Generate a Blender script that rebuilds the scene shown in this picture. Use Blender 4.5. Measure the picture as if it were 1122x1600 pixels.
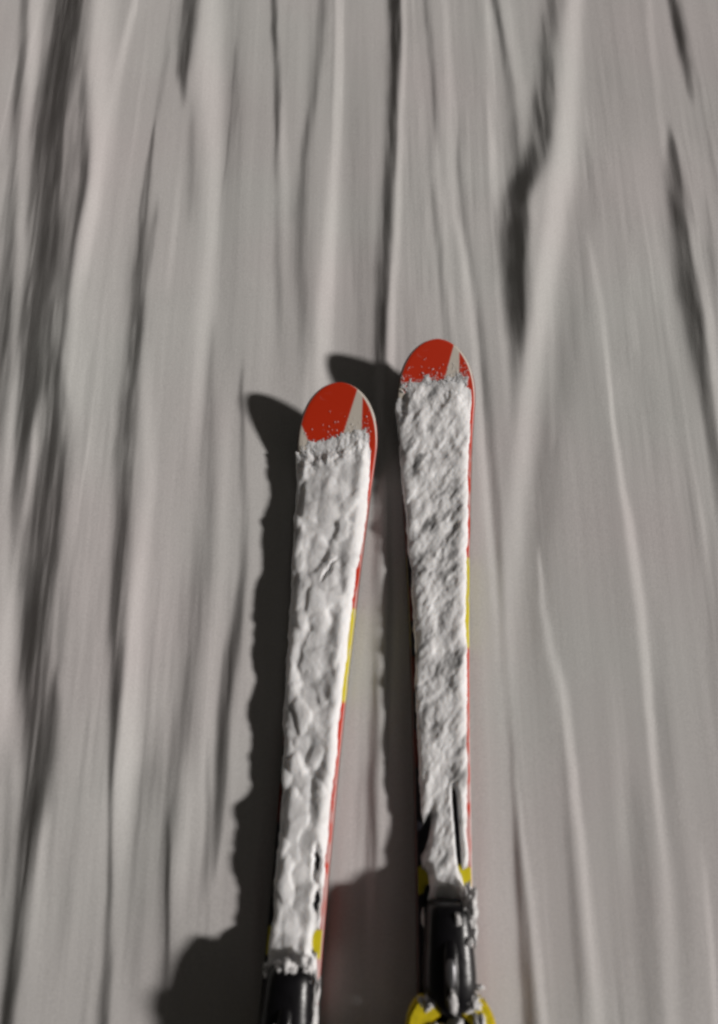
import bpy, bmesh, math
import numpy as np
from mathutils import Vector, Matrix

for o in list(bpy.data.objects):
    bpy.data.objects.remove(o, do_unlink=True)
S = bpy.context.scene
COL = S.collection
R = math.radians

# ------------------------------------------------------------------ camera
CAM_H = 1.14
PITCH = 17.0
cd = bpy.data.cameras.new("camera")
cam = bpy.data.objects.new("camera", cd)
COL.objects.link(cam)
S.camera = cam
cam.location = (0, 0, CAM_H)
cam.rotation_euler = (R(PITCH), 0, 0)
cd.sensor_fit = 'VERTICAL'
cd.sensor_height = 36.0
cd.lens = 27.0
cd.clip_start = 0.02
cd.clip_end = 1000
cd.dof.use_dof = True
cd.dof.focus_distance = 1.32
cd.dof.aperture_fstop = 1.7

# ------------------------------------------------------------------ world, flood lamp
EL, AZ = 25.5, -6.5          # light comes from the right (+x), a little from behind
W = bpy.data.worlds.new("World")
S.world = W
W.use_nodes = True
nt = W.node_tree
bg = nt.nodes["Background"]
sky = nt.nodes.new("ShaderNodeTexSky")
sky.sky_type = 'NISHITA'
sky.sun_disc = False
sky.sun_elevation = R(EL)
sky.sun_rotation = R(90 - AZ)
hs = nt.nodes.new("ShaderNodeHueSaturation")
hs.inputs["Saturation"].default_value = 0.10
mx = nt.nodes.new("ShaderNodeMix")
mx.data_type = 'RGBA'
mx.blend_type = 'MULTIPLY'
mx.inputs[0].default_value = 1.0
mx.inputs[7].default_value = (1.0, 0.92, 0.80, 1)
nt.links.new(sky.outputs[0], hs.inputs["Color"])
nt.links.new(hs.outputs[0], mx.inputs[6])
nt.links.new(mx.outputs[2], bg.inputs[0])
bg.inputs[1].default_value = 0.0098

sd = bpy.data.lights.new("floodlight", 'SUN')
sun = bpy.data.objects.new("floodlight", sd)
COL.objects.link(sun)
sd.energy = 3.2
sd.angle = R(4.5)
sd.color = (1.0, 0.955, 0.915)
ldir = Vector((math.cos(R(EL)) * math.cos(R(AZ)), math.cos(R(EL)) * math.sin(R(AZ)), math.sin(R(EL))))
sun.rotation_euler = ldir.to_track_quat('Z', 'Y').to_euler()
sun.location = (3, 0, 2)

S.render.engine = 'CYCLES'
S.view_settings.view_transform = 'Standard'
S.view_settings.look = 'None'
S.view_settings.exposure = 0
S.view_settings.gamma = 1
S.view_settings.use_curve_mapping = False
S.cycles.filter_width = 2.5
S.render.use_motion_blur = False

# ------------------------------------------------------------------ helpers
def ground_at(px, py, z=0.0):
    """where the sight line through a point of the photograph meets the level z"""
    px = np.asarray(px, float); py = np.asarray(py, float)
    u = (px - 561) / 1200.0
    v = (800 - py) / 1200.0
    c, s = math.cos(R(PITCH)), math.sin(R(PITCH))
    dx = u
    dy = v * c + s
    dz = v * s - c
    t = (z - CAM_H) / dz
    return dx * t, dy * t

def smooth(e0, e1, x):
    t = np.clip((x - e0) / (e1 - e0), 0, 1)
    return t * t * (3 - 2 * t)

def vnoise(x, y, seed):
    """smooth value noise, -1..1"""
    rs = np.random.RandomState(seed)
    tab = rs.rand(256, 256) * 2 - 1
    xi = np.floor(x).astype(int); yi = np.floor(y).astype(int)
    fx = x - xi; fy = y - yi
    fx = fx * fx * fx * (fx * (fx * 6 - 15) + 10); fy = fy * fy * fy * (fy * (fy * 6 - 15) + 10)
    a = tab[xi % 256, yi % 256]; b = tab[(xi + 1) % 256, yi % 256]
    c = tab[xi % 256, (yi + 1) % 256]; d = tab[(xi + 1) % 256, (yi + 1) % 256]
    return (a * (1 - fx) + b * fx) * (1 - fy) + (c * (1 - fx) + d * fx) * fy

def fbm(x, y, seed, octv=4, gain=0.5):
    r = 0; a = 1; n = 0
    for i in range(octv):
        r = r + a * vnoise(x + 17.3 * i, y - 9.1 * i, seed + i); n += a
        a *= gain; x = x * 2.03; y = y * 2.03
    return r / n

def grid_faces(ny, nx, off=0):
    i = np.arange(ny - 1)[:, None]; j = np.arange(nx - 1)[None, :]
    a = i * nx + j
    return (np.stack([a, a + 1, a + nx + 1, a + nx], -1).reshape(-1, 4) + off)

def mesh_from(name, verts, quads, mat, smooth_shade=True):
    me = bpy.data.meshes.new(name)
    verts = np.asarray(verts, np.float32); quads = np.asarray(quads, np.int32)
    me.vertices.add(len(verts)); me.vertices.foreach_set('co', verts.ravel())
    me.loops.add(quads.size); me.loops.foreach_set('vertex_index', quads.ravel())
    me.polygons.add(len(quads))
    me.polygons.foreach_set('loop_start', np.arange(0, quads.size, 4, dtype=np.int32))
    me.polygons.foreach_set('loop_total', np.full(len(quads), 4, np.int32))
    me.update(calc_edges=True)
    me.validate()
    me.polygons.foreach_set('use_smooth', np.full(len(me.polygons), smooth_shade))
    me.materials.append(mat)
    return me

def obj(name, me, parent=None):
    o = bpy.data.objects.new(name, me)
    COL.objects.link(o)
    if parent: o.parent = parent
    return o

def loft(name, rings, mat, parent=None, sub=1, caps=True):
    """closed rings joined into one skin, ends capped"""
    bm = bmesh.new()
    rows = [[bm.verts.new(p) for p in r] for r in rings]
    n = len(rows[0])
    for a, b in zip(rows, rows[1:]):
        for k in range(n):
            bm.faces.new((a[k], a[(k + 1) % n], b[(k + 1) % n], b[k]))
    if caps:
        bm.faces.new(rows[0]); bm.faces.new(rows[-1][::-1])
    bmesh.ops.recalc_face_normals(bm, faces=bm.faces)
    me = bpy.data.meshes.new(name); bm.to_mesh(me); bm.free()
    for p in me.polygons: p.use_smooth = True
    me.materials.append(mat)
    o = obj(name, me, parent)
    if sub:
        m = o.modifiers.new("sub", 'SUBSURF'); m.levels = sub; m.render_levels = sub
    return o

def ring_y(y, cx, z0, z1, hw, n=16, e=3.0, topw=1.0):
    """superellipse ring standing across y"""
    pts = []
    cz, hz = (z0 + z1) / 2, (z1 - z0) / 2
    for k in range(n):
        a = 2 * math.pi * k / n
        ca, sa = math.cos(a), math.sin(a)
        x = math.copysign(abs(ca) ** (2 / e), ca); z = math.copysign(abs(sa) ** (2 / e), sa)
        w = hw * (1 + (topw - 1) * (z + 1) / 2)
        pts.append((cx + x * w, y, cz + z * hz))
    return pts

def ring_z(z, cx, cy, hw, hl, n=16, e=2.4, lean=0.0):
    pts = []
    for k in range(n):
        a = 2 * math.pi * k / n
        ca, sa = math.cos(a), math.sin(a)
        x = math.copysign(abs(ca) ** (2 / e), ca); y = math.copysign(abs(sa) ** (2 / e), sa)
        pts.append((cx + x * hw, cy + y * hl, z + y * hl * lean))
    return pts

def block(name, c, s, mat, parent, bev=0.002, rot=(0, 0, 0)):
    bm = bmesh.new()
    bmesh.ops.create_cube(bm, size=1)
    bmesh.ops.scale(bm, vec=s, verts=bm.verts)
    bmesh.ops.bevel(bm, geom=bm.edges[:], offset=bev, segments=2, affect='EDGES', profile=0.6)
    me = bpy.data.meshes.new(name); bm.to_mesh(me); bm.free()
    me.materials.append(mat)
    o = obj(name, me, parent); o.location = c; o.rotation_euler = rot
    return o

def prism(name, poly, z0, z1, mat, parent, bev=0.0015):
    bm = bmesh.new()
    f = bm.faces.new([bm.verts.new((x, y, z0)) for x, y in poly])
    r = bmesh.ops.extrude_face_region(bm, geom=[f])
    for g in r['geom']:
        if isinstance(g, bmesh.types.BMVert): g.co.z = z1
    bmesh.ops.recalc_face_normals(bm, faces=bm.faces)
    bmesh.ops.bevel(bm, geom=bm.edges[:], offset=bev, segments=2, affect='EDGES')
    me = bpy.data.meshes.new(name); bm.to_mesh(me); bm.free()
    me.materials.append(mat)
    return obj(name, me, parent)

# ------------------------------------------------------------------ materials
def mat(name, col, rough=0.5, metal=0.0, spec=0.5, noise=0.0, nscale=40, bump=0.0, bscale=200, coat=0.0, sss=0.0):
    m = bpy.data.materials.new(name); m.use_nodes = True
    t = m.node_tree; b = t.nodes["Principled BSDF"]
    b.inputs["Base Color"].default_value = (*col, 1)
    b.inputs["Roughness"].default_value = rough
    b.inputs["Metallic"].default_value = metal
    b.inputs["Specular IOR Level"].default_value = spec
    b.inputs["Coat Weight"].default_value = coat
    tc = t.nodes.new("ShaderNodeTexCoord")
    if noise:
        n = t.nodes.new("ShaderNodeTexNoise"); n.inputs["Scale"].default_value = nscale; n.inputs["Detail"].default_value = 5
        t.links.new(tc.outputs["Object"], n.inputs["Vector"])
        mr = t.nodes.new("ShaderNodeMapRange")
        mr.inputs[1].default_value = 0.3; mr.inputs[2].default_value = 0.7
        mr.inputs[3].default_value = 1 - noise; mr.inputs[4].default_value = 1 + noise
        t.links.new(n.outputs[0], mr.inputs[0])
        v = t.nodes.new("ShaderNodeVectorMath"); v.operation = 'SCALE'
        v.inputs[0].default_value = col
        t.links.new(mr.outputs[0], v.inputs["Scale"])
        t.links.new(v.outputs[0], b.inputs["Base Color"])
    if bump:
        n = t.nodes.new("ShaderNodeTexNoise"); n.inputs["Scale"].default_value = bscale; n.inputs["Detail"].default_value = 3
        t.links.new(tc.outputs["Object"], n.inputs["Vector"])
        bp = t.nodes.new("ShaderNodeBump"); bp.inputs["Strength"].default_value = 0.6; bp.inputs["Distance"].default_value = bump
        t.links.new(n.outputs[0], bp.inputs["Height"]); t.links.new(bp.outputs[0], b.inputs["Normal"])
    if sss:
        b.inputs["Subsurface Weight"].default_value = sss
        b.inputs["Subsurface Radius"].default_value = (1.0, 0.95, 0.9)
        b.inputs["Subsurface Scale"].default_value = 0.004
    return m

M_black = mat("black_plastic", (0.006, 0.0055, 0.007), 0.33, spec=0.45, noise=0.3, nscale=60, bump=0.0016, bscale=55)
M_boot = mat("boot_shell", (0.014, 0.013, 0.014), 0.35, noise=0.25, nscale=30)
M_sole = mat("boot_sole", (0.02, 0.02, 0.02), 0.7)
M_yellow = mat("yellow_plastic", (0.74, 0.58, 0.010), 0.45, noise=0.18, nscale=120)
M_grey = mat("grey_metal", (0.22, 0.22, 0.23), 0.35, metal=0.7, noise=0.2)
M_steel = mat("steel_edge", (0.30, 0.29, 0.28), 0.4, metal=0.8)
M_base = mat("ski_base", (0.02, 0.02, 0.02), 0.5)
M_frost = mat("packed_snow", (0.74, 0.735, 0.74), 0.65, spec=0.25, bump=0.0012, bscale=260, sss=0.3, noise=0.06, nscale=90)
def cake_mat():
    m = bpy.data.materials.new("snow_on_ski"); m.use_nodes = True
    t = m.node_tree; b = t.nodes["Principled BSDF"]; N = t.nodes.new; L = t.links.new
    a = N("ShaderNodeAttribute"); a.attribute_name = "print"
    L(a.outputs["Color"], b.inputs["Base Color"])
    b.inputs["Roughness"].default_value = 0.7; b.inputs["Specular IOR Level"].default_value = 0.2
    b.inputs["Subsurface Weight"].default_value = 0.8
    b.inputs["Subsurface Radius"].default_value = (1, .95, .9); b.inputs["Subsurface Scale"].default_value = 0.008
    tc = N("ShaderNodeTexCoord"); n = N("ShaderNodeTexNoise"); n.inputs["Scale"].default_value = 420; n.inputs["Detail"].default_value = 3
    L(tc.outputs["Object"], n.inputs["Vector"])
    bp = N("ShaderNodeBump"); bp.inputs["Strength"].default_value = .5; bp.inputs["Distance"].default_value = .0007
    L(n.outputs[0], bp.inputs["Height"]); L(bp.outputs[0], b.inputs["Normal"])
    return m
M_cake = cake_mat()
M_thinfrost = mat("thin_frost", (0.66, 0.65, 0.65), 0.7, spec=0.25, bump=0.0015, bscale=300, noise=0.2, nscale=150)

def attr_mat(name, rough, bumpd=0.0):
    m = bpy.data.materials.new(name); m.use_nodes = True
    t = m.node_tree; b = t.nodes["Principled BSDF"]
    a = t.nodes.new("ShaderNodeAttribute"); a.attribute_name = "print"
    tc = t.nodes.new("ShaderNodeTexCoord")
    n = t.nodes.new("ShaderNodeTexNoise"); n.inputs["Scale"].default_value = 70; n.inputs["Detail"].default_value = 9; n.inputs["Roughness"].default_value = 0.75; n.inputs["Distortion"].default_value = 0.8
    t.links.new(tc.outputs["Object"], n.inputs["Vector"])
    # a dusting of ice crystals over the print
    mr = t.nodes.new("ShaderNodeMapRange"); mr.inputs[1].default_value = 0.62; mr.inputs[2].default_value = 0.85
    mr.inputs[3].default_value = 0.0; mr.inputs[4].default_value = 0.4
    t.links.new(n.outputs[0], mr.inputs[0])
    mix = t.nodes.new("ShaderNodeMix"); mix.data_type = 'RGBA'
    mix.inputs[7].default_value = (0.6, 0.58, 0.56, 1)
    t.links.new(mr.outputs[0], mix.inputs[0]); t.links.new(a.outputs["Color"], mix.inputs[6])
    t.links.new(mix.outputs[2], b.inputs["Base Color"])
    b.inputs["Roughness"].default_value = rough
    b.inputs["Coat Weight"].default_value = 0.15
    b.inputs["Coat Roughness"].default_value = 0.35
    return m
M_top = attr_mat("topsheet_print", 0.45)
M_side = attr_mat("sidewall_print", 0.5)

def snow_ground_mat():
    m = bpy.data.materials.new("groomed_snow"); m.use_nodes = True
    t = m.node_tree; b = t.nodes["Principled BSDF"]
    N = t.nodes.new; L = t.links.new
    tc = N("ShaderNodeTexCoord")
    n = N("ShaderNodeTexNoise"); n.inputs["Scale"].default_value = 2.4; n.inputs["Detail"].default_value = 2
    L(tc.outputs["Object"], n.inputs["Vector"])
    cr = N("ShaderNodeValToRGB")
    cr.color_ramp.elements[0].position = 0.36; cr.color_ramp.elements[0].color = (0.640, 0.636, 0.618, 1)
    cr.color_ramp.elements[1].position = 0.64; cr.color_ramp.elements[1].color = (0.650, 0.612, 0.606, 1)
    L(n.outputs[0], cr.inputs[0])
    # long streaks of slightly icier snow
    mp = N("ShaderNodeMapping"); mp.inputs["Scale"].default_value = (95, 1.5, 1)
    L(tc.outputs["Object"], mp.inputs[0])
    n2 = N("ShaderNodeTexNoise"); n2.inputs["Scale"].default_value = 1.0; n2.inputs["Detail"].default_value = 4
    L(mp.outputs[0], n2.inputs["Vector"])
    mr = N("ShaderNodeMapRange"); mr.inputs[1].default_value = 0.3; mr.inputs[2].default_value = 0.7
    mr.inputs[3].default_value = 0.98; mr.inputs[4].default_value = 1.02
    L(n2.outputs[0], mr.inputs[0])
    v = N("ShaderNodeVectorMath"); v.operation = 'SCALE'
    L(cr.outputs[0], v.inputs[0]); L(mr.outputs[0], v.inputs["Scale"])
    # crystals
    n4 = N("ShaderNodeTexNoise"); n4.inputs["Scale"].default_value = 520; n4.inputs["Detail"].default_value = 3
    L(tc.outputs["Object"], n4.inputs["Vector"])
    mr4 = N("ShaderNodeMapRange"); mr4.inputs[1].default_value = 0.3; mr4.inputs[2].default_value = 0.7
    mr4.inputs[3].default_value = 0.90; mr4.inputs[4].default_value = 1.10
    L(n4.outputs[0], mr4.inputs[0])
    v2 = N("ShaderNodeVectorMath"); v2.operation = 'SCALE'
    L(v.outputs[0], v2.inputs[0]); L(mr4.outputs[0], v2.inputs["Scale"])
    L(v2.outputs[0], b.inputs["Base Color"])
    b.inputs["Roughness"].default_value = 0.8
    b.inputs["Specular IOR Level"].default_value = 0.15
    bp = N("ShaderNodeBump"); bp.inputs["Strength"].default_value = 0.2; bp.inputs["Distance"].default_value = 0.0010
    L(n2.outputs[0], bp.inputs["Height"])
    bp2 = N("ShaderNodeBump"); bp2.inputs["Strength"].default_value = 0.5; bp2.inputs["Distance"].default_value = 0.0006
    L(n4.outputs[0], bp2.inputs["Height"]); L(bp.outputs[0], bp2.inputs["Normal"])
    L(bp2.outputs[0], b.inputs["Normal"])
    return m
M_snow = snow_ground_mat()

# ------------------------------------------------------------------ the snow: one sheet with its furrows and ridges
# each furrow: list of (x, y, half width, cross slope); + faces the lamp, - faces away
F = [
 [(38,-60,7,-.15),(35,60,6,-.28),(26,150,6,-.32),(14,250,6,-.25),(7,380,9,-.3),(2,480,10,-.4),(-4,600,8,-.3),(-10,800,8,0)],
 [(56,-60,9,.10),(47,90,10,.20),(38,200,9,.14),(32,300,9,.16),(30,400,9,.22),(22,500,8,.24),(17,600,7,.2),(6,740,6,.1),(0,800,5,0)],
 [(118,-60,16,-.30),(108,0,15,-.33),(92,100,16,-.36),(79,200,20,-.33),(73,300,22,-.30),(70,400,22,-.36),(58,500,22,-.40),(46,590,16,-.38),(30,700,9,-.28),(16,830,6,-.15),(5,950,5,0)],
 [(84,520,10,0),(84,600,10,-.3),(78,700,13,-.38),(68,800,16,-.38),(56,950,20,-.38),(52,1050,19,-.36),(50,1120,12,-.3),(40,1250,8,-.1),(36,1350,8,0)],
 [(88,1040,5,0),(83,1100,7,-.25),(70,1180,11,-.34),(57,1240,12,-.34),(43,1312,11,-.32),(32,1390,9,-.28),(20,1500,9,-.25),(8,1620,9,-.22),(0,1800,9,-.2)],
 [(142,-60,12,-.18),(136,30,12,-.2),(131,120,12,-.2),(138,200,10,-.2),(138,280,6,-.36),(131,325,6,-.34),(119,390,6,-.18),(108,480,9,-.12),(95,560,9,-.2),(90,620,6,0)],
 [(100,560,5,0),(105,640,7,-.2),(100,740,7,-.24),(92,830,7,-.1),(88,900,6,0)],
 [(62,600,5,0),(56,660,6,.28),(48,730,6,.25),(38,800,6,.12),(34,900,5,0)],
 [(162,-60,12,.12),(160,100,13,.16),(163,230,12,.18),(152,320,9,.24),(138,400,8,.2),(124,470,8,.12),(120,560,10,.05),(118,700,10,0)],
 [(222,-60,4,.05),(212,10,4,.15),(195,80,5,.15),(180,170,6,.1),(172,240,6,0)],
 [(308,-60,9,-.42),(301,0,9,-.42),(293,60,8,-.42),(287,110,7,-.36),(289,140,6,-.18),(291,175,5,0)],
 [(330,-60,18,.14),(330,50,18,.18),(332,150,17,.2),(338,250,12,.18),(334,380,10,.16),(322,500,12,.12),(312,600,12,.1),(300,740,12,0)],
 [(362,-60,14,-.08),(362,120,14,-.10),(356,250,14,-.1),(346,400,12,-.06),(340,500,12,0)],
 [(301,150,5,0),(300,200,5,-.08),(303,300,8,-.08),(300,380,8,0)],
 [(244,185,1.5,0),(241,215,2,-.3),(234,280,3.2,-.40),(226,340,4.5,-.42),(219,420,7,-.43),(216,500,8.5,-.44),(206,620,8.5,-.44),(198,720,8,-.45),(191,880,8,-.45),(185,1000,8,-.44),(183,1090,7,-.42),(177,1200,4,-.3),(174,1300,3.5,-.22),(172,1400,4,-.28),(167,1500,5,-.34),(160,1620,6,-.36),(150,1800,6,-.3)],
 [(248,310,4,0),(244,350,5,-.2),(236,410,6,-.12),(232,460,6,0)],
 [(236,520,6,0),(232,600,8,.08),(238,760,8,.1),(228,860,9,.14),(216,960,11,.16),(208,1080,12,.2),(202,1180,12,.2),(192,1260,9,.16),(188,1350,8,.06),(186,1450,6,0)],
 [(336,480,6,0),(330,560,6,-.14),(327,680,8,-.12),(326,780,9,-.10),(316,900,14,-.12),(302,1000,16,-.14),(288,1100,16,-.14),(272,1220,16,-.14),(262,1320,12,-.12),(258,1450,12,-.1),(250,1620,12,-.08)],
 [(272,1220,3,0),(266,1300,3,-.2),(265,1380,3,-.28),(265,1470,4,-.2),(262,1560,4,0)],
 [(240,1100,12,0),(236,1220,14,-.1),(222,1350,14,-.12),(210,1480,12,-.1),(204,1620,12,0)],
 [(296,1120,10,.0),(296,1250,10,.10),(285,1360,10,.12),(280,1460,8,0)],
 [(380,560,3,0),(379,620,3,-.2),(381,700,4,-.16),(384,800,5,-.14),(382,880,6,-.2),(374,960,7,-.28),(363,1030,7,-.36),(354,1100,6,-.38),(349,1200,6,-.38),(342,1290,5,-.34),(336,1350,4,-.26),(333,1385,3,0)],
 [(360,560,9,0),(356,700,9,.08),(352,860,9,.08),(340,1000,9,.1),(330,1130,8,.1),(318,1300,9,.08),(310,1450,8,0)],
 [(326,1130,3,0),(326,1250,4,-.14),(322,1350,5,-.16),(318,1420,5,0)],
 [(428,-60,4,-.22),(430,50,4,-.26),(434,150,4,-.28),(434,210,4,-.24),(434,300,5,-.08),(434,420,6,-.12),(440,520,6,-.06),(440,620,6,0)],
 [(444,120,5,0),(442,220,6,.12),(445,320,8,.06),(450,430,8,0)],
 [(512,-60,7,-.18),(505,0,7,-.2),(498,70,8,-.18),(490,140,7,-.22),(485,190,6,-.22),(476,250,8,-.16),(468,330,12,-.14),(470,430,12,-.12),(478,520,12,-.1),(480,620,12,0)],
 [(530,-60,5,.14),(531,50,5,.18),(529,150,6,.2),(524,240,7,.22),(520,330,8,.26),(515,410,9,.28),(508,480,10,.26),(504,560,11,.22),(500,650,11,.1),(500,760,10,0)],
 [(556,-60,16,-.04),(560,200,20,-.06),(562,400,22,-.06),(560,560,20,-.05),(560,700,20,0)],
 [(618,-60,6,-.40),(620,50,6,-.42),(617,120,6,-.36),(613,200,5.5,-.36),(608,300,6,-.42),(602,400,7,-.42),(598,490,6,-.42),(596,560,6,-.36),(594,700,6,-.3),(592,900,6,-.3),(590,1050,6,-.32),(588,1150,6,-.34),(583,1250,6,-.36),(580,1350,6,-.3),(578,1480,6,0)],
 [(629,-60,4,.22),(631,50,4.5,.24),(629,130,4.5,.26),(626,220,5,.2),(622,320,6,.22),(617,400,6,.24),(612,480,6,.24),(610,560,6,.22),(606,680,6,.2),(606,850,7,.22),(604,1000,8,.26),(599,1120,7,.26),(596,1250,7,.22),(594,1380,7,0)],
 [(566,1050,3,0),(564,1200,4,-.08),(560,1300,4,-.12),(558,1380,4,0)],
 [(662,-60,5,-.1),(668,20,5,-.16),(676,100,4,-.16),(680,170,5,-.12),(676,260,6,-.12),(684,350,6,-.16),(694,450,6,-.14),(703,540,6,-.1),(710,640,6,0)],
 [(690,-60,5,.06),(698,50,5,.12),(702,140,6,.12),(708,250,6,.1),(713,330,6,.14),(727,400,6,.16),(738,470,6,.17),(745,560,6,.2),(752,660,7,.18),(760,760,7,.16),(768,860,6,.14),(775,950,5,.1),(780,1050,4,0)],
 [(676,180,4,0),(682,260,5,.1),(692,360,5,.12),(701,450,5,.14),(712,540,5,.1),(720,640,5,0)],
 [(722,160,5,0),(718,260,6,-.12),(724,340,6,-.14),(742,440,6,-.14),(752,540,7,-.12),(764,660,8,-.14),(774,780,8,-.16),(781,880,7,-.16),(785,980,6,-.12),(792,1080,5,-.1),(800,1180,4,-.16),(806,1280,4,-.26),(812,1370,5,-.3),(818,1450,6,-.28),(824,1530,7,-.3),(830,1620,8,-.3),(840,1800,8,-.3)],
 [(756,-60,4,.05),(764,30,5,.12),(768,130,6,.08),(770,230,5,.16),(774,330,5,.06),(780,450,5,.1),(788,540,6,.1),(794,640,6,.06),(798,740,6,0)],
 [(764,-60,5,-.18),(773,0,5,-.22),(784,50,4,-.2),(793,110,5,-.2),(800,170,7,-.14),(805,250,9,-.16),(804,310,11,-.32),(803,360,13,-.43),(804,420,12,-.43),(808,480,11,-.38),(810,540,12,-.24),(808,600,10,-.12),(800,700,10,-.06),(800,800,10,0)],
 [(866,-60,13,-.16),(862,20,13,-.18),(852,90,11,-.18),(847,160,9,-.30),(846,215,9,-.38),(837,255,12,-.32),(822,290,12,-.28),(812,330,8,0)],
 [(786,-60,8,.06),(800,60,8,.10),(815,140,8,.08),(820,220,6,0)],
 [(832,290,7,0),(832,340,7,.14),(826,410,7,.1),(822,480,6,0)],
 [(902,-60,11,.22),(897,20,11,.24),(892,120,13,.26),(886,200,15,.26),(879,270,16,.28),(868,340,15,.28),(856,410,15,.28),(844,490,15,.26),(832,580,15,.22),(819,680,15,.18),(808,790,14,.16),(799,900,13,.14),(795,1010,11,.1),(796,1110,9,.04),(800,1220,8,0)],
 [(918,200,18,0),(915,300,20,-.04),(905,450,18,-.05),(880,600,16,-.06),(858,720,18,-.07),(845,860,14,-.06),(840,1000,14,-.04),(850,1200,14,0)],
 [(862,480,4,0),(864,580,4,.07),(866,680,4,.07),(860,720,4,0)],
 [(1010,-60,5,.06),(1020,60,5,.1),(1030,150,6,.08),(1040,220,6,.1),(1058,300,6,.08),(1078,360,6,.12),(1092,430,6,.16),(1106,510,7,.18),(1118,590,7,.16),(1128,680,7,.1),(1140,800,7,0)],
 [(1044,-60,5,-.25),(1051,0,5,-.28),(1062,50,5,-.30),(1072,100,5,-.26),(1080,140,4,-.2),(1084,165,3,0)],
 [(1046,190,3,0),(1049,220,4,-.3),(1054,270,6,-.36),(1061,330,7,-.34),(1068,390,9,-.32),(1078,450,11,-.32),(1088,520,10,-.32),(1098,590,9,-.26),(1110,660,8,-.24),(1124,750,8,-.2),(1140,860,8,0)],
 [(1100,300,4,0),(1112,420,4,-.08),(1122,520,4,0)],
 [(1092,560,10,0),(1098,660,10,.06),(1108,800,10,.06),(1112,950,10,0)],
 [(916,350,4,0),(928,410,4,.1),(940,480,5,.08),(948,550,4,.14),(955,620,3.5,.26),(963,690,4,.26),(974,760,5,.26),(986,830,7,.26),(996,900,8,.24),(1006,980,8,.22),(1012,1050,7,.24),(1018,1130,6,.26),(1024,1210,6,.22),(1033,1290,7,.18),(1040,1360,9,.14),(1046,1460,11,.12),(1052,1620,12,.1),(1060,1800,12,.05)],
 [(1020,900,10,0),(1032,1000,10,-.05),(1042,1120,10,-.06),(1056,1260,10,-.05),(1070,1420,10,-.06),(1080,1600,10,0)],
 [(842,850,3,0),(844,880,3,.2),(850,950,5,.16),(862,1020,7,.14),(878,1070,7,.2),(888,1130,6,.22),(896,1210,6,.24),(905,1290,7,.22),(913,1370,8,.2),(922,1460,9,.2),(932,1560,10,.16),(940,1680,10,.1),(950,1800,10,0)],
 [(872,1080,7,0),(886,1280,7,-.06),(895,1400,8,-.08),(905,1520,9,-.08),(915,1700,9,0)],
 [(800,1180,4,0),(812,1260,4,.1),(822,1350,5,.14),(834,1440,6,.12),(846,1540,6,.16),(852,1620,6,.14),(864,1800,6,0)],
 [(985,1180,9,0),(996,1300,10,-.07),(1008,1420,11,-.08),(1020,1550,11,-.06),(1030,1750,10,0)],
 [(955,1000,9,0),(968,1160,9,.05),(976,1300,9,.06),(985,1400,9,0)],
 [(1098,1300,5,0),(1108,1420,5,.12),(1116,1520,5,.14),(1126,1650,5,.1)],
 [(12,800,9,0),(12,900,10,.16),(6,1000,12,.24),(2,1080,10,.2),(-4,1200,8,0)],
 [(88,880,4,0),(90,960,5,.12),(86,1040,4,.14),(80,1090,4,0)],
 [(78,1240,4,0),(76,1290,5,.14),(68,1360,5,.12),(58,1450,5,.08),(50,1560,5,0)],
 [(240,1000,3,0),(262,1080,4,0),(250,1150,4,0)],
 [(4,1150,6,0),(10,1250,6,-.14),(6,1350,6,-.12),(0,1500,6,0)],
 [(398,1260,3,0),(412,1290,3,.12),(408,1350,4,.2),(404,1430,5,.3),(400,1480,5,.2),(398,1540,5,0)],
]

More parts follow.
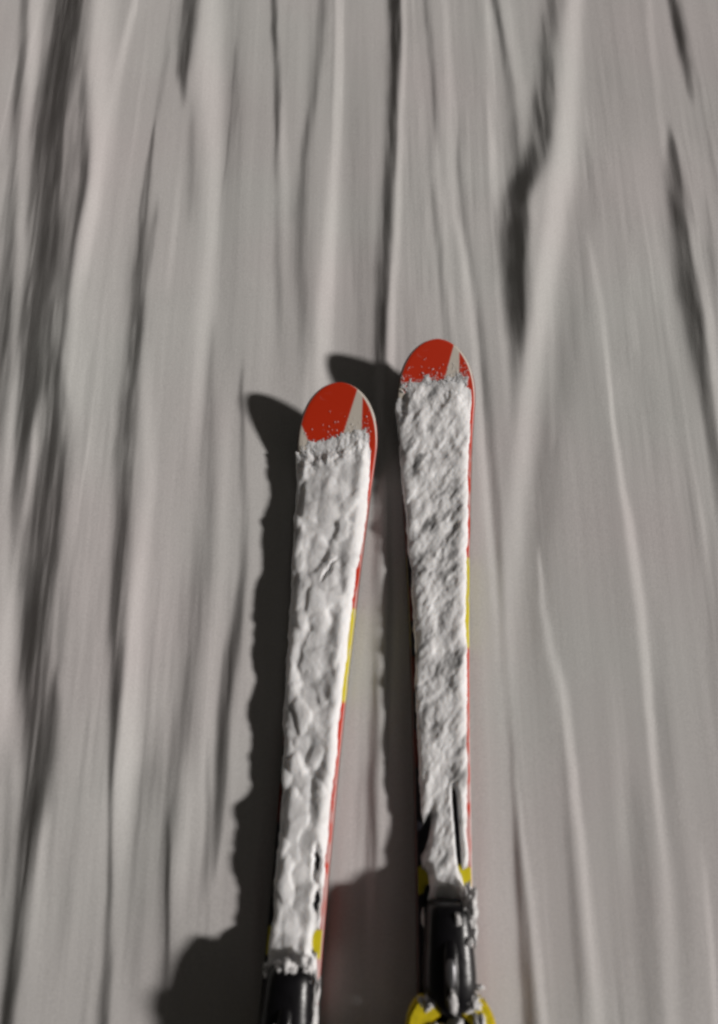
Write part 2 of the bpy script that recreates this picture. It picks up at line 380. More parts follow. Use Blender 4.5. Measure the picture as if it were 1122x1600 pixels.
def build_snow():
    fx = np.arange(-0.98, 0.9801, 0.0014)
    fy = np.arange(-0.75, 1.75, 0.007)
    def grow(v0, step, lim):
        out = []; v = v0
        while v < lim:
            step *= 1.16; v += step; out.append(v)
        return np.array(out)
    gx = grow(0.98, 0.0014, 260)
    xs = np.concatenate([-gx[::-1], fx, gx])
    gyp = grow(fy[-1], 0.0115, 300); gyn = grow(-fy[0], 0.0115, 120)
    ys = np.concatenate([-gyn[::-1], fy, gyp])
    nx, ny = len(fx), len(fy)
    slope = np.zeros((ny, nx))
    feats = []
    for fi, f in enumerate(F):
        a = np.array(f, float)
        if fi in (2, 3, 4): a[:, 3] *= 1.6
        wx, wy = ground_at(a[:, 0], a[:, 1])
        wx2, _ = ground_at(a[:, 0] + a[:, 2], a[:, 1])
        o = np.argsort(wy)
        feats.append((wy[o], wx[o], (wx2 - wx)[o], a[o, 3]))
    # streaks outside the photograph and many faint ones everywhere
    rs = np.random.RandomState(5)
    for k in range(46):
        side = 1 if k % 2 else -1
        x0 = side * rs.uniform(0.62, 1.0); y0 = rs.uniform(-0.9, 1.3); ln = rs.uniform(0.3, 1.1)
        w = rs.uniform(.003, .014); am = rs.choice([-1, 1]) * rs.uniform(.1, .34)
        yy = np.linspace(y0, y0 + ln, 6)
        feats.append((yy, x0 + side * 0.04 * (yy - y0) + np.cumsum(rs.normal(0, .003, 6)), np.full(6, w), am * np.array([0, .7, 1, 1, .6, 0])))
    for k in range(130):
        x0 = rs.uniform(-.95, .95); y0 = rs.uniform(-1.0, 1.6); ln = rs.uniform(0.12, 0.8)
        w = rs.uniform(.0012, .0045); am = rs.choice([-1, 1]) * rs.uniform(.02, .085)
        yy = np.linspace(y0, y0 + ln, 6)
        feats.append((yy, x0 + x0 * -0.05 * (yy - y0) + np.cumsum(rs.normal(0, .0012, 6)), np.full(6, w), am * np.array([0, .8, 1, .9, .6, 0])))
    for wy, wx, ww, am in feats:
        jit = np.convolve(rs.normal(0, .0011, ny + 4), np.ones(5) / 5, mode='valid')
        j0 = np.searchsorted(fy, wy[0]); j1 = np.searchsorted(fy, wy[-1])
        for j in range(max(0, j0), min(ny, j1)):
            y = fy[j]
            c = np.interp(y, wy, wx) + jit[j]; w = max(np.interp(y, wy, ww), 0.0008); a = np.interp(y, wy, am)
            w = w * (1.25 + .55 * float(smooth(-.22, -.36, a)))
            q = (fx - c) / w
            m = np.abs(q) < 3.2
            slope[j, m] += a * np.exp(-np.abs(q[m]) ** 2.2)
    X, Y = np.meshgrid(fx, fy)
    slope += 0.030 * fbm(X * 45, Y * 1.6, 11, 3, 0.55) + 0.05 * fbm(X * 150, Y * 9, 15, 2, .5) * smooth(0.0, .5, fbm(X * 9, Y * 2, 16, 2)) + 0.03 * fbm(X * 13, Y * 0.7, 31, 2)
    # soften along the direction of travel
    for _ in range(2):
        slope[1:-1] = (slope[:-2] + 2 * slope[1:-1] + slope[2:]) / 4
    slope = slope * np.where(slope > 0, 1.5, 1.65 * (1 + .8 * fbm(X * 80, Y * 6, 17, 3, .6)))
    slope = np.where(slope < 0, -.60 * np.tanh(-slope / .60), .48 * np.tanh(slope / .48))
    h = -np.cumsum(slope, axis=1) * (fx[1] - fx[0])
    h -= h.mean(axis=1, keepdims=True)
    # wide levelling so that the slope stays flat on the whole
    sg = 0.17 / (fx[1] - fx[0]); n = int(3 * sg)
    k = np.exp(-0.5 * (np.arange(-n, n + 1) / sg) ** 2); k /= k.sum()
    hp = np.pad(h, ((0, 0), (n, n)), mode='edge')
    H = np.empty_like(h)
    for j in range(ny):
        H[j] = h[j] - np.convolve(hp[j], k, mode='valid')
    # the skis press the snow under them flat
    for (ax, ay), (bx, by) in (((533, 597), (464, 1420)), ((684, 529), (696, 1400))):
        p = np.array(ground_at(ax, ay, 0.07)); q = np.array(ground_at(bx, by, 0.026)); d = (q - p) / np.hypot(*(q - p))
        along = (X - p[0]) * d[0] + (Y - p[1]) * d[1]; across = np.abs((X - p[0]) * d[1] - (Y - p[1]) * d[0])
        m = smooth(0.055, 0.035, across) * smooth(0.05, 0.2, along) * smooth(1.72, 1.6, along)
        m2 = smooth(0.11, 0.05, across) * smooth(0.0, 0.2, along) * smooth(1.8, 1.6, along)
        sel = m > 0.5
        print("level under ski", H[sel].min(), H[sel].mean(), H[sel].max())
        H = H * (1 - m2) + np.clip(H - H[sel].mean() + 0.004, -0.008, 0.0085) * m2
        H = H * (1 - m) + np.minimum(H, 0.008) * m
    win = smooth(0.98, 0.86, np.abs(X)) * smooth(-0.75, -0.6, Y) * smooth(1.75, 1.5, Y)
    H *= win
    XX, YY = np.meshgrid(xs, ys)
    Z = np.zeros_like(XX)
    i0 = len(gx); j0 = len(gyn)
    Z[j0:j0 + ny, i0:i0 + nx] = H
    r = np.sqrt(XX ** 2 + YY ** 2)
    far = smooth(1.2, 5, r)
    Z += far * (0.03 * fbm(XX * 0.8, YY * 0.2, 71, 3) + 0.6 * smooth(10, 80, r) * fbm(XX * 0.02, YY * 0.02, 72, 3))
    v = np.stack([XX, YY, Z], -1).reshape(-1, 3)
    me = mesh_from("snow_ground", v, grid_faces(len(ys), len(xs)), M_snow)
    o = obj("snow_ground", me)
    o["kind"] = "structure"
    return H, fx, fy
HG, GX, GY = build_snow()

def snow_level(x, y):
    i = int(np.clip(np.searchsorted(GX, x), 0, len(GX) - 1)); j = int(np.clip(np.searchsorted(GY, y), 0, len(GY) - 1))
    return HG[j, i]

# ------------------------------------------------------------------ skis
SL = 1.68                       # length; s = distance from the tip apex
TOE = 0.803                     # where the toe piece starts
BASE_T = 0.010                  # ski base above mean snow level

def half_w(s):
    s = np.asarray(s, float)
    a = 0.0610 * np.sqrt(np.clip(1 - ((0.088 - np.minimum(s, 0.088)) / 0.088) ** 2.35, 0, 1))
    b = 0.0368 + 0.0242 * (np.clip(0.86 - s, 0, 9) / 0.772) ** 2.1
    c = 0.0368 + 0.015 * (np.clip(s - 0.86, 0, 9) / 0.72) ** 2
    tail = np.sqrt(np.clip(1 - (np.clip(s - (SL - 0.03), 0, 9) / 0.03) ** 2, 0.0, 1))
    w = np.where(s < 0.088, a, np.where(s < 0.86, b, c))
    return w * np.where(s > SL - 0.03, 0.35 + 0.65 * tail, 1)

def base_z(s):
    s = np.asarray(s, float)
    return 0.060 * np.clip(1 - s / 0.165, 0, 1) ** 1.55 + 0.012 * np.clip((s - (SL - .06)) / .06, 0, 1) ** 2

def thick(s):
    s = np.asarray(s, float)
    return 0.0045 + 0.0095 * smooth(0.03, 0.45, s) - 0.006 * smooth(SL - .5, SL, s)

RED = np.array([0.62, 0.030, 0.003]); PALE = np.array([0.70, 0.64, 0.56]); YEL = np.array([0.74, 0.62, 0.01])
DARK = np.array([0.018, 0.016, 0.024]); GREY = np.array([0.16, 0.16, 0.17])

def top_print(u, s):
    """colours printed on the topsheet, with shade painted into the left border"""
    w = half_w(s)
    col = np.broadcast_to(PALE, u.shape + (3,)).copy()
    def put(mask, c):
        nonlocal col
        col = col * (1 - mask[..., None]) + c * mask[..., None]
    e = 0.0007
    lineA = 0.0245 - (s - 0.012) * 0.28
    redA = smooth(e, -e, u - lineA) * smooth(e, -e, (s - 0.060) - (u + 0.058) * 1.9)
    put(redA * smooth(0.0, 0.002, w - np.abs(u) - 0.0008), RED)
    lineB = 0.0345 + (s - 0.022) * 0.04
    redB = smooth(-e, e, u - lineB) * smooth(0.0022, 0.0036, w - np.abs(u) + (s - 0.05) * 0.05)
    put(redB, RED)
    # body: dark centre, coloured right border, left border painted dark for shade
    body = smooth(0.12, 0.125, s)
    put(body, GREY)
    put(smooth(0.50, 0.52, s), DARK)
    inner = w - np.abs(u)
    border = smooth(0.0085, 0.0075, inner) * body
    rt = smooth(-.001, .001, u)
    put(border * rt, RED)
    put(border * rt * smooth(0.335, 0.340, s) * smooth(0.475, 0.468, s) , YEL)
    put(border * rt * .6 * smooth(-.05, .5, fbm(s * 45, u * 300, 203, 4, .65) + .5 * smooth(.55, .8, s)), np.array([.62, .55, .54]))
    put(border * (1 - rt), DARK)  # left border and its red patches painted dark as if shaded
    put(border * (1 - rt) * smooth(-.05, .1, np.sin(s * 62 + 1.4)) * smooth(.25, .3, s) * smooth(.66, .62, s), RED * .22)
    put(border * smooth(0.86, 0.87, s), DARK)
    # yellow flashes in front of the binding
    fl = smooth(0.752, 0.754, s - np.abs(u) * 0.25) * smooth(0.788, 0.785, s - np.abs(u) * 0.25) * smooth(0.017, 0.018, np.abs(u)) * smooth(0.0355, 0.0348, np.abs(u))
    put(fl, YEL)
    put(smooth(0.0012, 0.0004, inner), np.array([0.16, 0.14, 0.12]))
    return col

def side_print(s, n):
    col = np.broadcast_to(DARK, (len(s), n, 3)).copy()
    S2 = np.repeat(s[:, None], n, 1)
    lev = np.repeat(np.linspace(0, 1, n)[None], len(s), 0)
    def put(m, c):
        nonlocal col
        col = col * (1 - m[..., None]) + c * m[..., None]
    put(smooth(0.2, 0.3, lev), RED * 0.8)
    put(smooth(0.2, 0.3, lev) * smooth(0.335, 0.34, S2) * smooth(0.475, 0.468, S2), YEL)
    blk = smooth(0.1, 0.2, np.sin(S2 * 70) * np.sin(S2 * 23 + 1))
    put(blk * smooth(0.5, 0.4, lev), DARK)
    put(smooth(0.05, 0.045, S2), PALE * 0.8)
    return col

def set_print(me, col):
    a = me.color_attributes.new("print", 'FLOAT_COLOR', 'POINT')
    c = np.concatenate([col.reshape(-1, 3), np.ones((col.size // 3, 1))], 1).astype(np.float32)
    a.data.foreach_set('color', c.ravel())

def stations():
    return np.concatenate([0.00002 + 0.012 * np.linspace(0, 1, 40)[:-1] ** 2, np.linspace(0.012, 0.15, 190)[:-1], np.linspace(0.15, 0.95, 420)[:-1], np.linspace(0.95, SL, 90)])

def build_ski():
    root = bpy.data.objects.new("ski", None); COL.objects.link(root)
    s = stations(); w = half_w(s); bz = base_z(s); th = thick(s)
    y = -s
    # topsheet, slightly rounded at its rim
    K = 97
    q = np.sin(np.linspace(-1, 1, K) * math.pi / 2)
    U = w[:, None] * q[None]; Sg = np.repeat(s[:, None], K, 1)
    inner = w[:, None] - np.abs(U)
    Z = (bz + th)[:, None] - 0.0016 * np.exp(-inner / 0.0018)
    v = np.stack([U, -Sg, Z], -1).reshape(-1, 3)
    me = mesh_from("topsheet", v, grid_faces(len(s), K)[:, ::-1], M_top)
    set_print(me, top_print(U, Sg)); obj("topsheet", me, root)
    # sidewalls right and left
    for sg in (1, -1):
        n = 5
        lev = np.linspace(0, 1, n)
        zt = bz + th - 0.0016; zb = bz + 0.002
        off = 0.0009 * (1 - lev)
        V = np.stack([sg * (w[:, None] + off[None]), np.repeat(y[:, None], n, 1), zb[:, None] + (zt - zb)[:, None] * lev[None]], -1)
        fc = grid_faces(len(s), n)
        me = mesh_from("sidewall", V.reshape(-1, 3), fc if sg > 0 else fc[:, ::-1], M_side)
        set_print(me, side_print(s, n) * (1.0 if sg > 0 else .25)); obj("sidewall", me, root)  # left sidewall is the same print dimmed, shade put into its colour
        # steel edge
        V = np.stack([sg * (w[:, None] + np.array([0.0011, 0.0013, 0.0013, -0.001])[None]), np.repeat(y[:, None], 4, 1),
                      bz[:, None] + np.array([0.0021, 0.0018, 0.0, 0.0])[None]], -1)
        fc = grid_faces(len(s), 4)
        obj("steel_edge", mesh_from("steel_edge", V.reshape(-1, 3), fc[:, ::-1] if sg > 0 else fc, M_steel), root)
    V = np.stack([w[:, None] * np.array([-1, 1])[None], np.repeat(y[:, None], 2, 1), np.repeat(bz[:, None] + 0.0001, 2, 1)], -1)
    obj("base", mesh_from("base", V.reshape(-1, 3), grid_faces(len(s), 2), M_base), root)
    zt = 0.014
    # riser plate under the binding
    pl = prism("riser_plate", [(-.030, -TOE + .005), (-.026, -TOE + .02), (.026, -TOE + .02), (.030, -TOE + .005), (.031, -TOE - .46), (-.031, -TOE - .46)], zt - .001, zt + .011, M_black, root)
    # toe piece: long rounded housing
    zz = zt + .011
    T = -TOE
    ring = [
        (T + .007, 0, .026, .024), (T + .002, 0, .038, .031), (T - .014, 0, .042, .0335), (T - .034, 0, .044, .0345),
        (T - .058, 0, .044, .0365), (T - .080, 0, .045, .038), (T - .092, 0, .044, .0375), (T - .102, 0, .042, .033),
        (T - .115, 0, .039, .022), (T - .123, 0, .034, .013)]
    bp = loft("toe_piece", [ring_y(y_, 0, zz, zz + h_, hw_, 16, 2.7, 0.80) for (y_, _, h_, hw_) in ring], M_black, root, 2)
    # raised spine, adjusting window, screw
    loft("spine", [ring_y(T - .030, 0, zz + .034, zz + .042, .006, 10), ring_y(T - .045, 0, zz + .038, zz + .0505, .009, 10),
                   ring_y(T - .085, 0, zz + .038, zz + .052, .010, 10), ring_y(T - .104, 0, zz + .034, zz + .049, .008, 10),
                   ring_y(T - .113, 0, zz + .030, zz + .042, .005, 10)], M_black, bp, 1)
    loft("scale_window", [ring_y(T - .052, -.001, zz + .046, zz + .0525, .0035, 10), ring_y(T - .060, -.001, zz + .046, zz + .0545, .0062, 10),
                    ring_y(T - .078, -.001, zz + .046, zz + .0545, .0060, 10), ring_y(T - .086, -.001, zz + .046, zz + .0535, .0032, 10)], M_grey, bp, 1)
    loft("adjusting_screw", [ring_z(zz + .030, .004, T - .012, .006, .006, 12), ring_z(zz + .0372, .004, T - .012, .006, .006, 12)], M_grey, bp, 0)
    # wings that clasp the boot toe
    for sg in (1, -1):
        pts = [(sg * .010, T - .116), (sg * .030, T - .099), (sg * .042, T - .102), (sg * .052, T - .118), (sg * .058, T - .148), (sg * .047, T - .152), (sg * .040, T - .136), (sg * .026, T - .129)]
        if sg < 0: pts = pts[::-1]
        prism("toe_wing", pts, zz + .010, zz + .034, M_yellow, bp, 0.003)
        block("wing_roller", (sg * .047, T - .148, zz + .022), (.008, .018, .020), M_black, bp, .002)
    block("sole_plate", (0, T - .175, zz + .003), (.060, .07, .006), M_grey, root, .001)
    # heel piece
    Hh = T - .455
    hp = loft("heel_piece", [ring_y(Hh + .012, 0, zz + .02, zz + .058, .020, 14), ring_y(Hh - .002, 0, zz, zz + .068, .031, 14), ring_y(Hh - .035, 0, zz, zz + .062, .033, 14),
                       ring_y(Hh - .075, 0, zz, zz + .046, .030, 14), ring_y(Hh - .100, 0, zz, zz + .022, .024, 14)], M_black, root, 1)
    block("heel_lever", (0, Hh - .085, zz + .055), (.034, .075, .008), M_yellow, hp, .003, (R(14), 0, 0))
    return root

def copy_tree(o, parent=None):
    c = o.copy(); COL.objects.link(c)
    if parent: c.parent = parent
    for ch in list(o.children):
        copy_tree(ch, c)
    return c

def place(root, apex_px, waist_px, zt_apex, zt_waist):
    ax, ay = ground_at(*apex_px, z=zt_apex)
    bx, by = ground_at(*waist_px, z=zt_waist)
    ang = math.atan2(-(ax - bx), ay - by)
    root.location = (float(ax), float(ay), BASE_T)
    root.rotation_euler = (0, 0, ang)
    return math.hypot(ax - bx, ay - by)

skiL = build_ski()
skiR = copy_tree(skiL)
dL = place(skiL, (533, 597), (464, 1420), BASE_T + .0645, BASE_T + .016)
dR = place(skiR, (684, 529), (696, 1400), BASE_T + .0645, BASE_T + .016)
print("ski apex->waist", dL, dR)
for o, lab in ((skiL, "left ski, the one whose tip lies further back, with lumpy snow caked on top"),
               (skiR, "right ski, reaching further forward, red tip above finely streaked snow, its toe binding in view")):
    o["label"] = lab; o["category"] = "ski"; o["group"] = "pair of skis on the snow"

# ------------------------------------------------------------------ snow lying on the skis
def snow_cake(name, ski, kind, label):
    ss = np.arange(0.045, 0.985, 0.0013)
    q = np.linspace(-1, 1, 100)
    Sg = np.repeat(ss[:, None], len(q), 1)
    w = half_w(ss)
    if kind == 'L':
        lo = -(w + 0.0015) + 0.009 * smooth(.45, .65, ss); hi = w - 0.0052 + 0.004 * smooth(.12, .2, ss) * smooth(.28, .2, ss)
    else:
        lo = -(w + 0.0005) + 0.006 * smooth(.22, .36, ss) + .003 * smooth(.5, .7, ss); hi = w - 0.0050 - 0.002 * smooth(.5, .8, ss)
    n1 = fbm(ss * 28, ss * 0 + 3.3, 90 if kind == 'L' else 95, 4, .6)
    n2 = fbm(ss * 24, ss * 0 + 8.3, 92 if kind == 'L' else 97, 4, .6)
    lo = lo + 0.0045 * n1 - 0.0015; hi = hi + 0.0026 * n2 + .0012 * fbm(ss * 95, ss * 0 + 1.3, 99, 2)
    U = (lo + hi)[:, None] / 2 + (hi - lo)[:, None] / 2 * q[None]
    edge = np.minimum(U - lo[:, None], hi[:, None] - U)
    rim = np.clip(edge / 0.016, 0, 1); rim = np.sqrt(np.clip(1 - (1 - rim) ** 2, 0, 1))
    rimR = np.clip((hi[:, None] - U) / 0.010, 0, 1)
    a, b = U, Sg
    if kind == 'L':
        wx = U + .010 * fbm(U * 40, Sg * 40, 3, 2); wy = Sg + .012 * fbm(U * 40 + 9, Sg * 40, 4, 2)
        wx = U + .006 * fbm(U * 45, Sg * 45, 3, 2); wy = Sg + .008 * fbm(U * 45 + 9, Sg * 45, 4, 2)
        # clods pressed against each other: distance to the nearest of scattered centres
        rs = np.random.RandomState(12)
        f1 = np.full(U.shape, 9.0); hh = np.zeros(U.shape)
        cells = [(-.06 + .0245 * i + rs.uniform(-.009, .009), .05 + .028 * j + rs.uniform(-.011, .011), rs.uniform(.75, 1.5), rs.uniform(0, 1), rs.uniform(.6, 1.0)) for i in range(6) for j in range(34)]
        for cx, cy, rad, hgt, an in cells:
            sl = np.abs(ss - cy) < .07
            dd = np.hypot((wx[sl] - cx), (wy[sl] - cy) * an) / rad
            mm = dd < f1[sl]
            g = f1[sl]; g[mm] = dd[mm]; f1[sl] = g
            g = hh[sl]; g[mm] = hgt; hh[sl] = g
        hs_ = hh.copy()
        kx = np.exp(-.5 * (np.arange(-6, 7) / 1.9) ** 2); kx /= kx.sum()
        def blur(A_):
            for _ in range(1):
                A_ = np.apply_along_axis(lambda v_: np.convolve(np.pad(v_, 6, mode='edge'), kx, mode='valid'), 0, A_)
                A_ = np.apply_along_axis(lambda v_: np.convolve(np.pad(v_, 6, mode='edge'), kx, mode='valid'), 1, A_)
            return A_
        clod = blur(np.clip(1 - (f1 / .019) ** 2, -.4, 1) * .0048 + hs_ * .0046)
        lump = smooth(-.6, .8, fbm(U * 24, Sg * 13, 26, 2, .4))
        T = 0.0070 + 0.0045 * lump + .0060 * fbm(U * 9, Sg * 22, 28, 2, .5) + clod - .001 + 0.0007 * fbm(wx * 90, wy * 70, 24, 2, .45) + 0.0003 * fbm(U * 240, Sg * 240, 47, 3)
        T += 0.0025 * smooth(.018, .0, np.abs(U - w[:, None] * .66))
        alb = .92 - .20 * smooth(.1, .7, fbm(wx * 40, wy * 26, 141, 3)) - .07 * smooth(.001, -.002, clod - blur(clod))  # last term paints shade into the hollows between clods
        front = 0.083 - 0.32 * U + 0.006 * fbm(U * 60, U * 0, 51, 3) + 0.035 * smooth(.042, .056, U) + 0.012 * smooth(-.040, -.058, U)
        holes = (((U - 0.021 + .003 * fbm(Sg * 90, U, 6, 2)) / .0045) ** 2 + ((Sg - 0.680) / .017) ** 2, ((U - 0.025 + .003 * fbm(Sg * 90, U, 8, 2)) / .0050) ** 2 + ((Sg - 0.728) / .017) ** 2,
                 ((U - 0.029) / .0085) ** 2 + ((Sg - 0.775) / .020) ** 2, ((U + 0.040 - (Sg - .1) * .6) / .0035) ** 2 + ((Sg - 0.094) / .014) ** 2,
                 ((U + 0.004 + (Sg - .3) * .5 + .004 * fbm(U * 90, Sg * 90, 7, 2)) / .004) ** 2 + ((Sg - 0.285) / .013) ** 2)
        deep = (1.0, 1.0, 1.0, .7, .45)
        narrow = smooth(.80, .90, Sg)                 # snow runs out beside the toe piece
        keep = 1 - smooth(.0, .010, (U + .002 - 0.032 * (Sg - .84) / .1 * -1 * 0) * 0)
        end = smooth(.872, .850, Sg + .8 * np.abs(U + .012)) 
        strip = smooth(.007, .003, np.abs(U - .0275 + (Sg - .90) * .02)) * smooth(.955, .925, Sg) * smooth(.82, .85, Sg)
        endm = np.maximum(end, strip * .75)
    else:
        ca, sa = math.cos(R(34)), math.sin(R(34))
        A = U * ca + Sg * sa; B = -U * sa + Sg * ca        # streaks blown up to the right
        st = fbm(A * 170, B * 46, 61, 4, .6)
        wx = U + .006 * st
        wx = U + .002 * st
        cl = fbm(wx * 44, Sg * 34, 64, 3, .5)
        T = 0.0092 + .0035 * fbm(U * 9, Sg * 20, 68, 2, .5) + 0.0034 * cl + 0.0015 * fbm(A * 120, B * 38, 61, 2, .45) + 0.0004 * fbm(U * 190, Sg * 170, 62, 2) + 0.0003 * fbm(U * 260, Sg * 260, 67, 3)
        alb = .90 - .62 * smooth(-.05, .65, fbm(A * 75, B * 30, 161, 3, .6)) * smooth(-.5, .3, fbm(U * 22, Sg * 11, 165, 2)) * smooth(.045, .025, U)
        T += 0.0022 * smooth(.018, .0, np.abs(U - w[:, None] * .74)) * smooth(.12, .3, Sg)     # smoother ridge along the lit rim
        front = 0.062 - 0.12 * U + 0.004 * fbm(U * 70, U * 0, 53, 3) + 0.022 * smooth(.036, .05, U) + 0.028 * smooth(-.040, -.056, U)
        holes = (((U - 0.0165 - (Sg - .70) * .055) / .0042) ** 2 + ((Sg - 0.715) / .056) ** 8, ((U + 0.029 - (Sg - .735) * -.25) / .0075) ** 2 + ((Sg - 0.722) / .035) ** 2,
                 ((U + 0.028) / .010) ** 2 + ((Sg - 0.780) / .022) ** 2, ((U - 0.029) / .009) ** 2 + ((Sg - 0.775) / .018) ** 2,
                 ((U + 0.014) / .020) ** 2 + ((Sg - 0.812) / .014) ** 2)
        deep = (1, 1, 1, 1, 1)
        end = smooth(.850, .825, Sg - .9 * np.clip(U - .01, 0, 1) + .4 * np.clip(-U, 0, 1))
        strip = smooth(.006, .002, np.abs(U - .0305)) * smooth(.895, .87, Sg) * smooth(.79, .82, Sg)
        endm = np.maximum(end, strip)
    fr = smooth(-.004, .030, Sg - front + .008 * fbm(U * 80, Sg * 80, 77, 4, .7))
    fq = Sg - front + .012 * fbm(U * 70, Sg * 70, 77, 5, .75) + .011
    fr = .12 * smooth(-.001, .012, fq) + .88 * smooth(.0, .055, fq)
    T = np.clip(T, 0.0005, None)
    Tt = T * (0.25 + 0.75 * rim) * fr * np.sqrt(endm)
    for hq, dp in zip(holes, deep):
        Tt = Tt * (1 - dp * np.exp(-hq ** 1.6 * .7))
    low = (smooth(-.001, .006, fq) * np.sqrt(endm))
    for hq, dp in zip(holes, deep):
        low = low * (1 - (dp > .8) * np.exp(-hq ** 1.6 * .7))
    top = (base_z(ss) + thick(ss))[:, None]
    Z = top + Tt - 0.0028 * (1 - smooth(0.05, 0.35, low))
    plate = smooth(TOE - .036, TOE - .020, Sg) * .010
    Z = Z + plate * (low > .2)
    # the outermost columns drop down past the rim of the ski
    k = np.ones(len(q)); 
    Z[:, 0] = top[:, 0] - 0.006; Z[:, 1] = np.minimum(Z[:, 1], top[:, 0] + .0015 * low[:, 1])
    Z[:, -1] = top[:, 0] - 0.0025
    Z[0, :] = top[0] - .003; Z[-1, :] = top[-1] - .003
    V = np.stack([U, -Sg, Z], -1).reshape(-1, 3)
    fc = grid_faces(len(ss), len(q))[:, ::-1]
    # drop faces lying wholly under the topsheet
    under = (Z - top < -0.0015).reshape(-1)
    keepf = ~under[fc].all(axis=1)
    me = mesh_from(name, V, fc[keepf], M_cake)
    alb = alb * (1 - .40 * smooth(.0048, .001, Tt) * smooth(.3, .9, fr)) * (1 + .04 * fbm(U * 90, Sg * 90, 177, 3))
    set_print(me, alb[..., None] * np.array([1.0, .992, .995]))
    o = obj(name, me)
    o.location = ski.location; o.rotation_euler = ski.rotation_euler
    o["kind"] = "stuff"; o["label"] = label; o["category"] = "snow"
    return o
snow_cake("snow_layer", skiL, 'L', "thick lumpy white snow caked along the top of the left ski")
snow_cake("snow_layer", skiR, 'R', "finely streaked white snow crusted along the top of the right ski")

def grains(ski, front0, tilt, n, seed, label):
    rs = np.random.RandomState(seed)
    t = (1 + 5 ** .5) / 2
    ico = np.array([(-1, t, 0), (1, t, 0), (-1, -t, 0), (1, -t, 0), (0, -1, t), (0, 1, t), (0, -1, -t), (0, 1, -t), (t, 0, -1), (t, 0, 1), (-t, 0, -1), (-t, 0, 1)]) / 1.9
    tri = [(0, 11, 5), (0, 5, 1), (0, 1, 7), (0, 7, 10), (0, 10, 11), (1, 5, 9), (5, 11, 4), (11, 10, 2), (10, 7, 6), (7, 1, 8), (3, 9, 4), (3, 4, 2), (3, 2, 6), (3, 6, 8), (3, 8, 9), (4, 9, 5), (2, 4, 11), (6, 2, 10), (8, 6, 7), (9, 8, 1)]
    V, T = [], []
    for k in range(n):
        for _ in range(20):
            u = rs.uniform(-.056, .050); s_ = front0 + tilt * u + .010 - rs.exponential(.007) + rs.normal(0, .003) + .004 * math.sin(u * 140)
            if s_ > .008 and abs(u) < float(half_w(s_)) - .002: break
        else: continue
        z = float(base_z(s_) + thick(s_)); rad = rs.uniform(.0004, .0013) * (1.3 if s_ > front0 + tilt * u else .8)
        T += [tuple(i + len(V) for i in f) for f in tri]
        V += [tuple(p) for p in ico * rad * rs.uniform(.7, 1.3, 3) + np.array([u, -s_, z + rad * .4])]
    me = bpy.data.meshes.new("snow_grains"); me.from_pydata(V, [], T); me.materials.append(M_frost)
    o = obj("snow_grains", me); o.location = ski.location; o.rotation_euler = ski.rotation_euler
    o["kind"] = "stuff"; o["label"] = label; o["category"] = "snow"
grains(skiL, .080, -.32, 480, 3, "loose snow grains scattered over the red tip of the left ski")
grains(skiR, .057, -.12, 850, 4, "loose snow grains scattered over the red tip of the right ski")

# crumbs of snow stuck on the bindings
def crumbs(ski, spots, label, seed):
    rs = np.random.RandomState(seed)
    bm = bmesh.new()
    for (x, s, z, rx, ry, rz) in spots:
        m = Matrix.Translation((x, -s, z)) @ Matrix.Diagonal((rx, ry, rz, 1))
        r = bmesh.ops.create_icosphere(bm, subdivisions=4, radius=1, matrix=m)
        for v in r['verts']:
            n = float(fbm(np.array([v.co.x * 210]), np.array([v.co.y * 210 + v.co.z * 140]), seed, 4, .7)[0])
            c = Vector((x, -s, z)); v.co = c + (v.co - c) * (1 + .8 * n)
    me = bpy.data.meshes.new("snow_crumbs"); bm.to_mesh(me); bm.free()
    for p in me.polygons: p.use_smooth = True
    me.materials.append(M_thinfrost)
    o = obj("snow_crumbs", me); o.location = ski.location; o.rotation_euler = ski.rotation_euler
    o["kind"] = "stuff"; o["label"] = label; o["category"] = "snow"
ZB = .014 + .011
crumbs(skiR, [(.027, TOE + .000, ZB + .020, .011, .022, .014), (.034, TOE + .028, ZB + .008, .004, .022, .008), (.038, TOE + .092, ZB + .016, .004, .0035, .004),
              (.026, TOE + .108, ZB + .030, .011, .010, .006), (-.030, TOE + .106, ZB + .030, .010, .008, .006),
              (-.018, TOE + .132, ZB + .034, .013, .006, .006), (.004, TOE + .130, ZB + .034, .010, .009, .008), (.034, TOE + .128, ZB + .034, .006, .014, .007),
              (.010, TOE + .012, ZB + .040, .004, .007, .003), (.0, TOE + .1, ZB + .051, .0045, .012, .0025), (.024, TOE + .036, ZB + .041, .004, .005, .002)],
       "crumbs of frost stuck around the toe binding of the right ski", 5)
crumbs(skiL, [(.033, TOE + .05, ZB + .010, .005, .045, .012), (-.024, TOE + .004, ZB + .014, .009, .012, .010), (-.004, TOE - .002, ZB + .026, .014, .012, .010),
              (.018, TOE + .0, ZB + .018, .010, .018, .012), (-.012, TOE + .06, ZB + .046, .003, .007, .002),
              (.0, TOE + .132, ZB + .03, .012, .007, .006)],
       "crumbs of frost stuck around the toe binding of the left ski", 9)

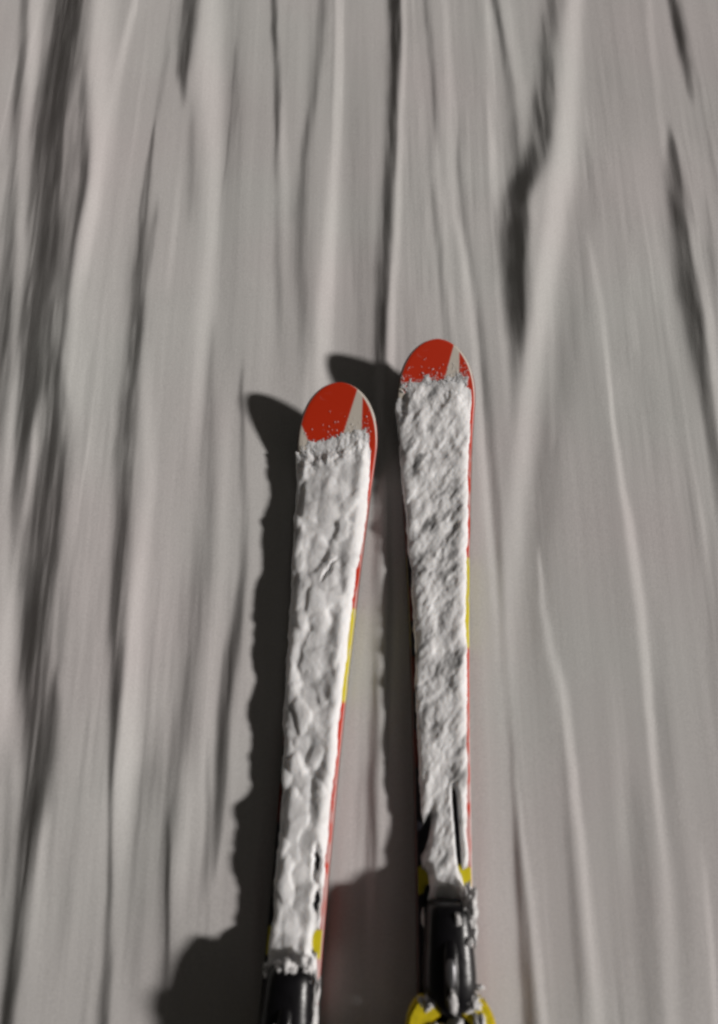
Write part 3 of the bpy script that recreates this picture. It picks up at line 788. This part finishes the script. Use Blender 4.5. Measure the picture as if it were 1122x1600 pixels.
# ------------------------------------------------------------------ boots standing in the bindings (only their toes reach the frame)
def build_boot():
    root = bpy.data.objects.new("ski_boot", None); COL.objects.link(root)
    z0 = ZB + .007
    prism("sole", [(-.020, -.003), (.020, -.003), (.034, -.030), (.043, -.10), (.036, -.19), (.035, -.27), (.030, -.305), (-.030, -.305), (-.035, -.27), (-.036, -.19), (-.043, -.10), (-.034, -.030)], z0, z0 + .019, M_sole, root, .003)
    z1 = z0 + .018
    sh = loft("shell", [ring_y(-.012, 0, z1, z1 + .030, .024, 16), ring_y(-.024, 0, z1, z1 + .048, .038, 16), ring_y(-.050, 0, z1, z1 + .060, .046, 16), ring_y(-.090, 0, z1, z1 + .068, .051, 16, 2.6, .85),
                   ring_y(-.130, 0, z1, z1 + .078, .048, 16, 2.6, .8), ring_y(-.170, 0, z1, z1 + .105, .045, 16, 2.6, .85), ring_y(-.215, 0, z1, z1 + .125, .043, 16, 2.6, .95),
                   ring_y(-.265, 0, z1, z1 + .115, .040, 16), ring_y(-.300, 0, z1, z1 + .085, .032, 16)], M_boot, root, 2)
    cf = loft("cuff", [ring_z(z1 + .075, 0, -.218, .048, .078, 16, 2.4, .25), ring_z(z1 + .13, 0, -.212, .053, .078, 16, 2.4, .2), ring_z(z1 + .19, 0, -.192, .057, .078, 16, 2.4, .1),
                  ring_z(z1 + .25, 0, -.170, .060, .080, 16, 2.4, 0), ring_z(z1 + .285, 0, -.158, .061, .081, 16, 2.4, 0)], M_boot, root, 2)
    loft("liner", [ring_z(z1 + .24, 0, -.172, .050, .070, 16), ring_z(z1 + .33, 0, -.148, .054, .074, 16), ring_z(z1 + .335, 0, -.147, .046, .066, 16)], M_sole, root, 1)
    for (y_, z_, rx) in ((-.085, .060, 8), (-.130, .080, 28)):
        b = block("buckle", (.012, y_, z1 + z_), (.062, .014, .006), M_grey, sh, .002, (R(-rx), R(12), 0))
    for (y_, z_) in ((-.130, .155), (-.108, .215)):
        b = block("buckle", (.012, y_, z1 + z_), (.062, .006, .014), M_grey, cf, .002, (R(-12), 0, 0))
    return root
bootL = build_boot(); bootR = copy_tree(bootL)
for b, k, lab in ((bootL, skiL, "black ski boot standing in the binding of the left ski, at the bottom edge"),
                  (bootR, skiR, "black ski boot standing behind the yellow wings of the right ski's binding")):
    a = k.rotation_euler.z
    T = Vector((0, -TOE - .132, 0)); T.rotate(k.rotation_euler)
    b.location = k.location + T; b.rotation_euler = k.rotation_euler
    b["label"] = lab; b["category"] = "ski boot"; b["group"] = "pair of ski boots"
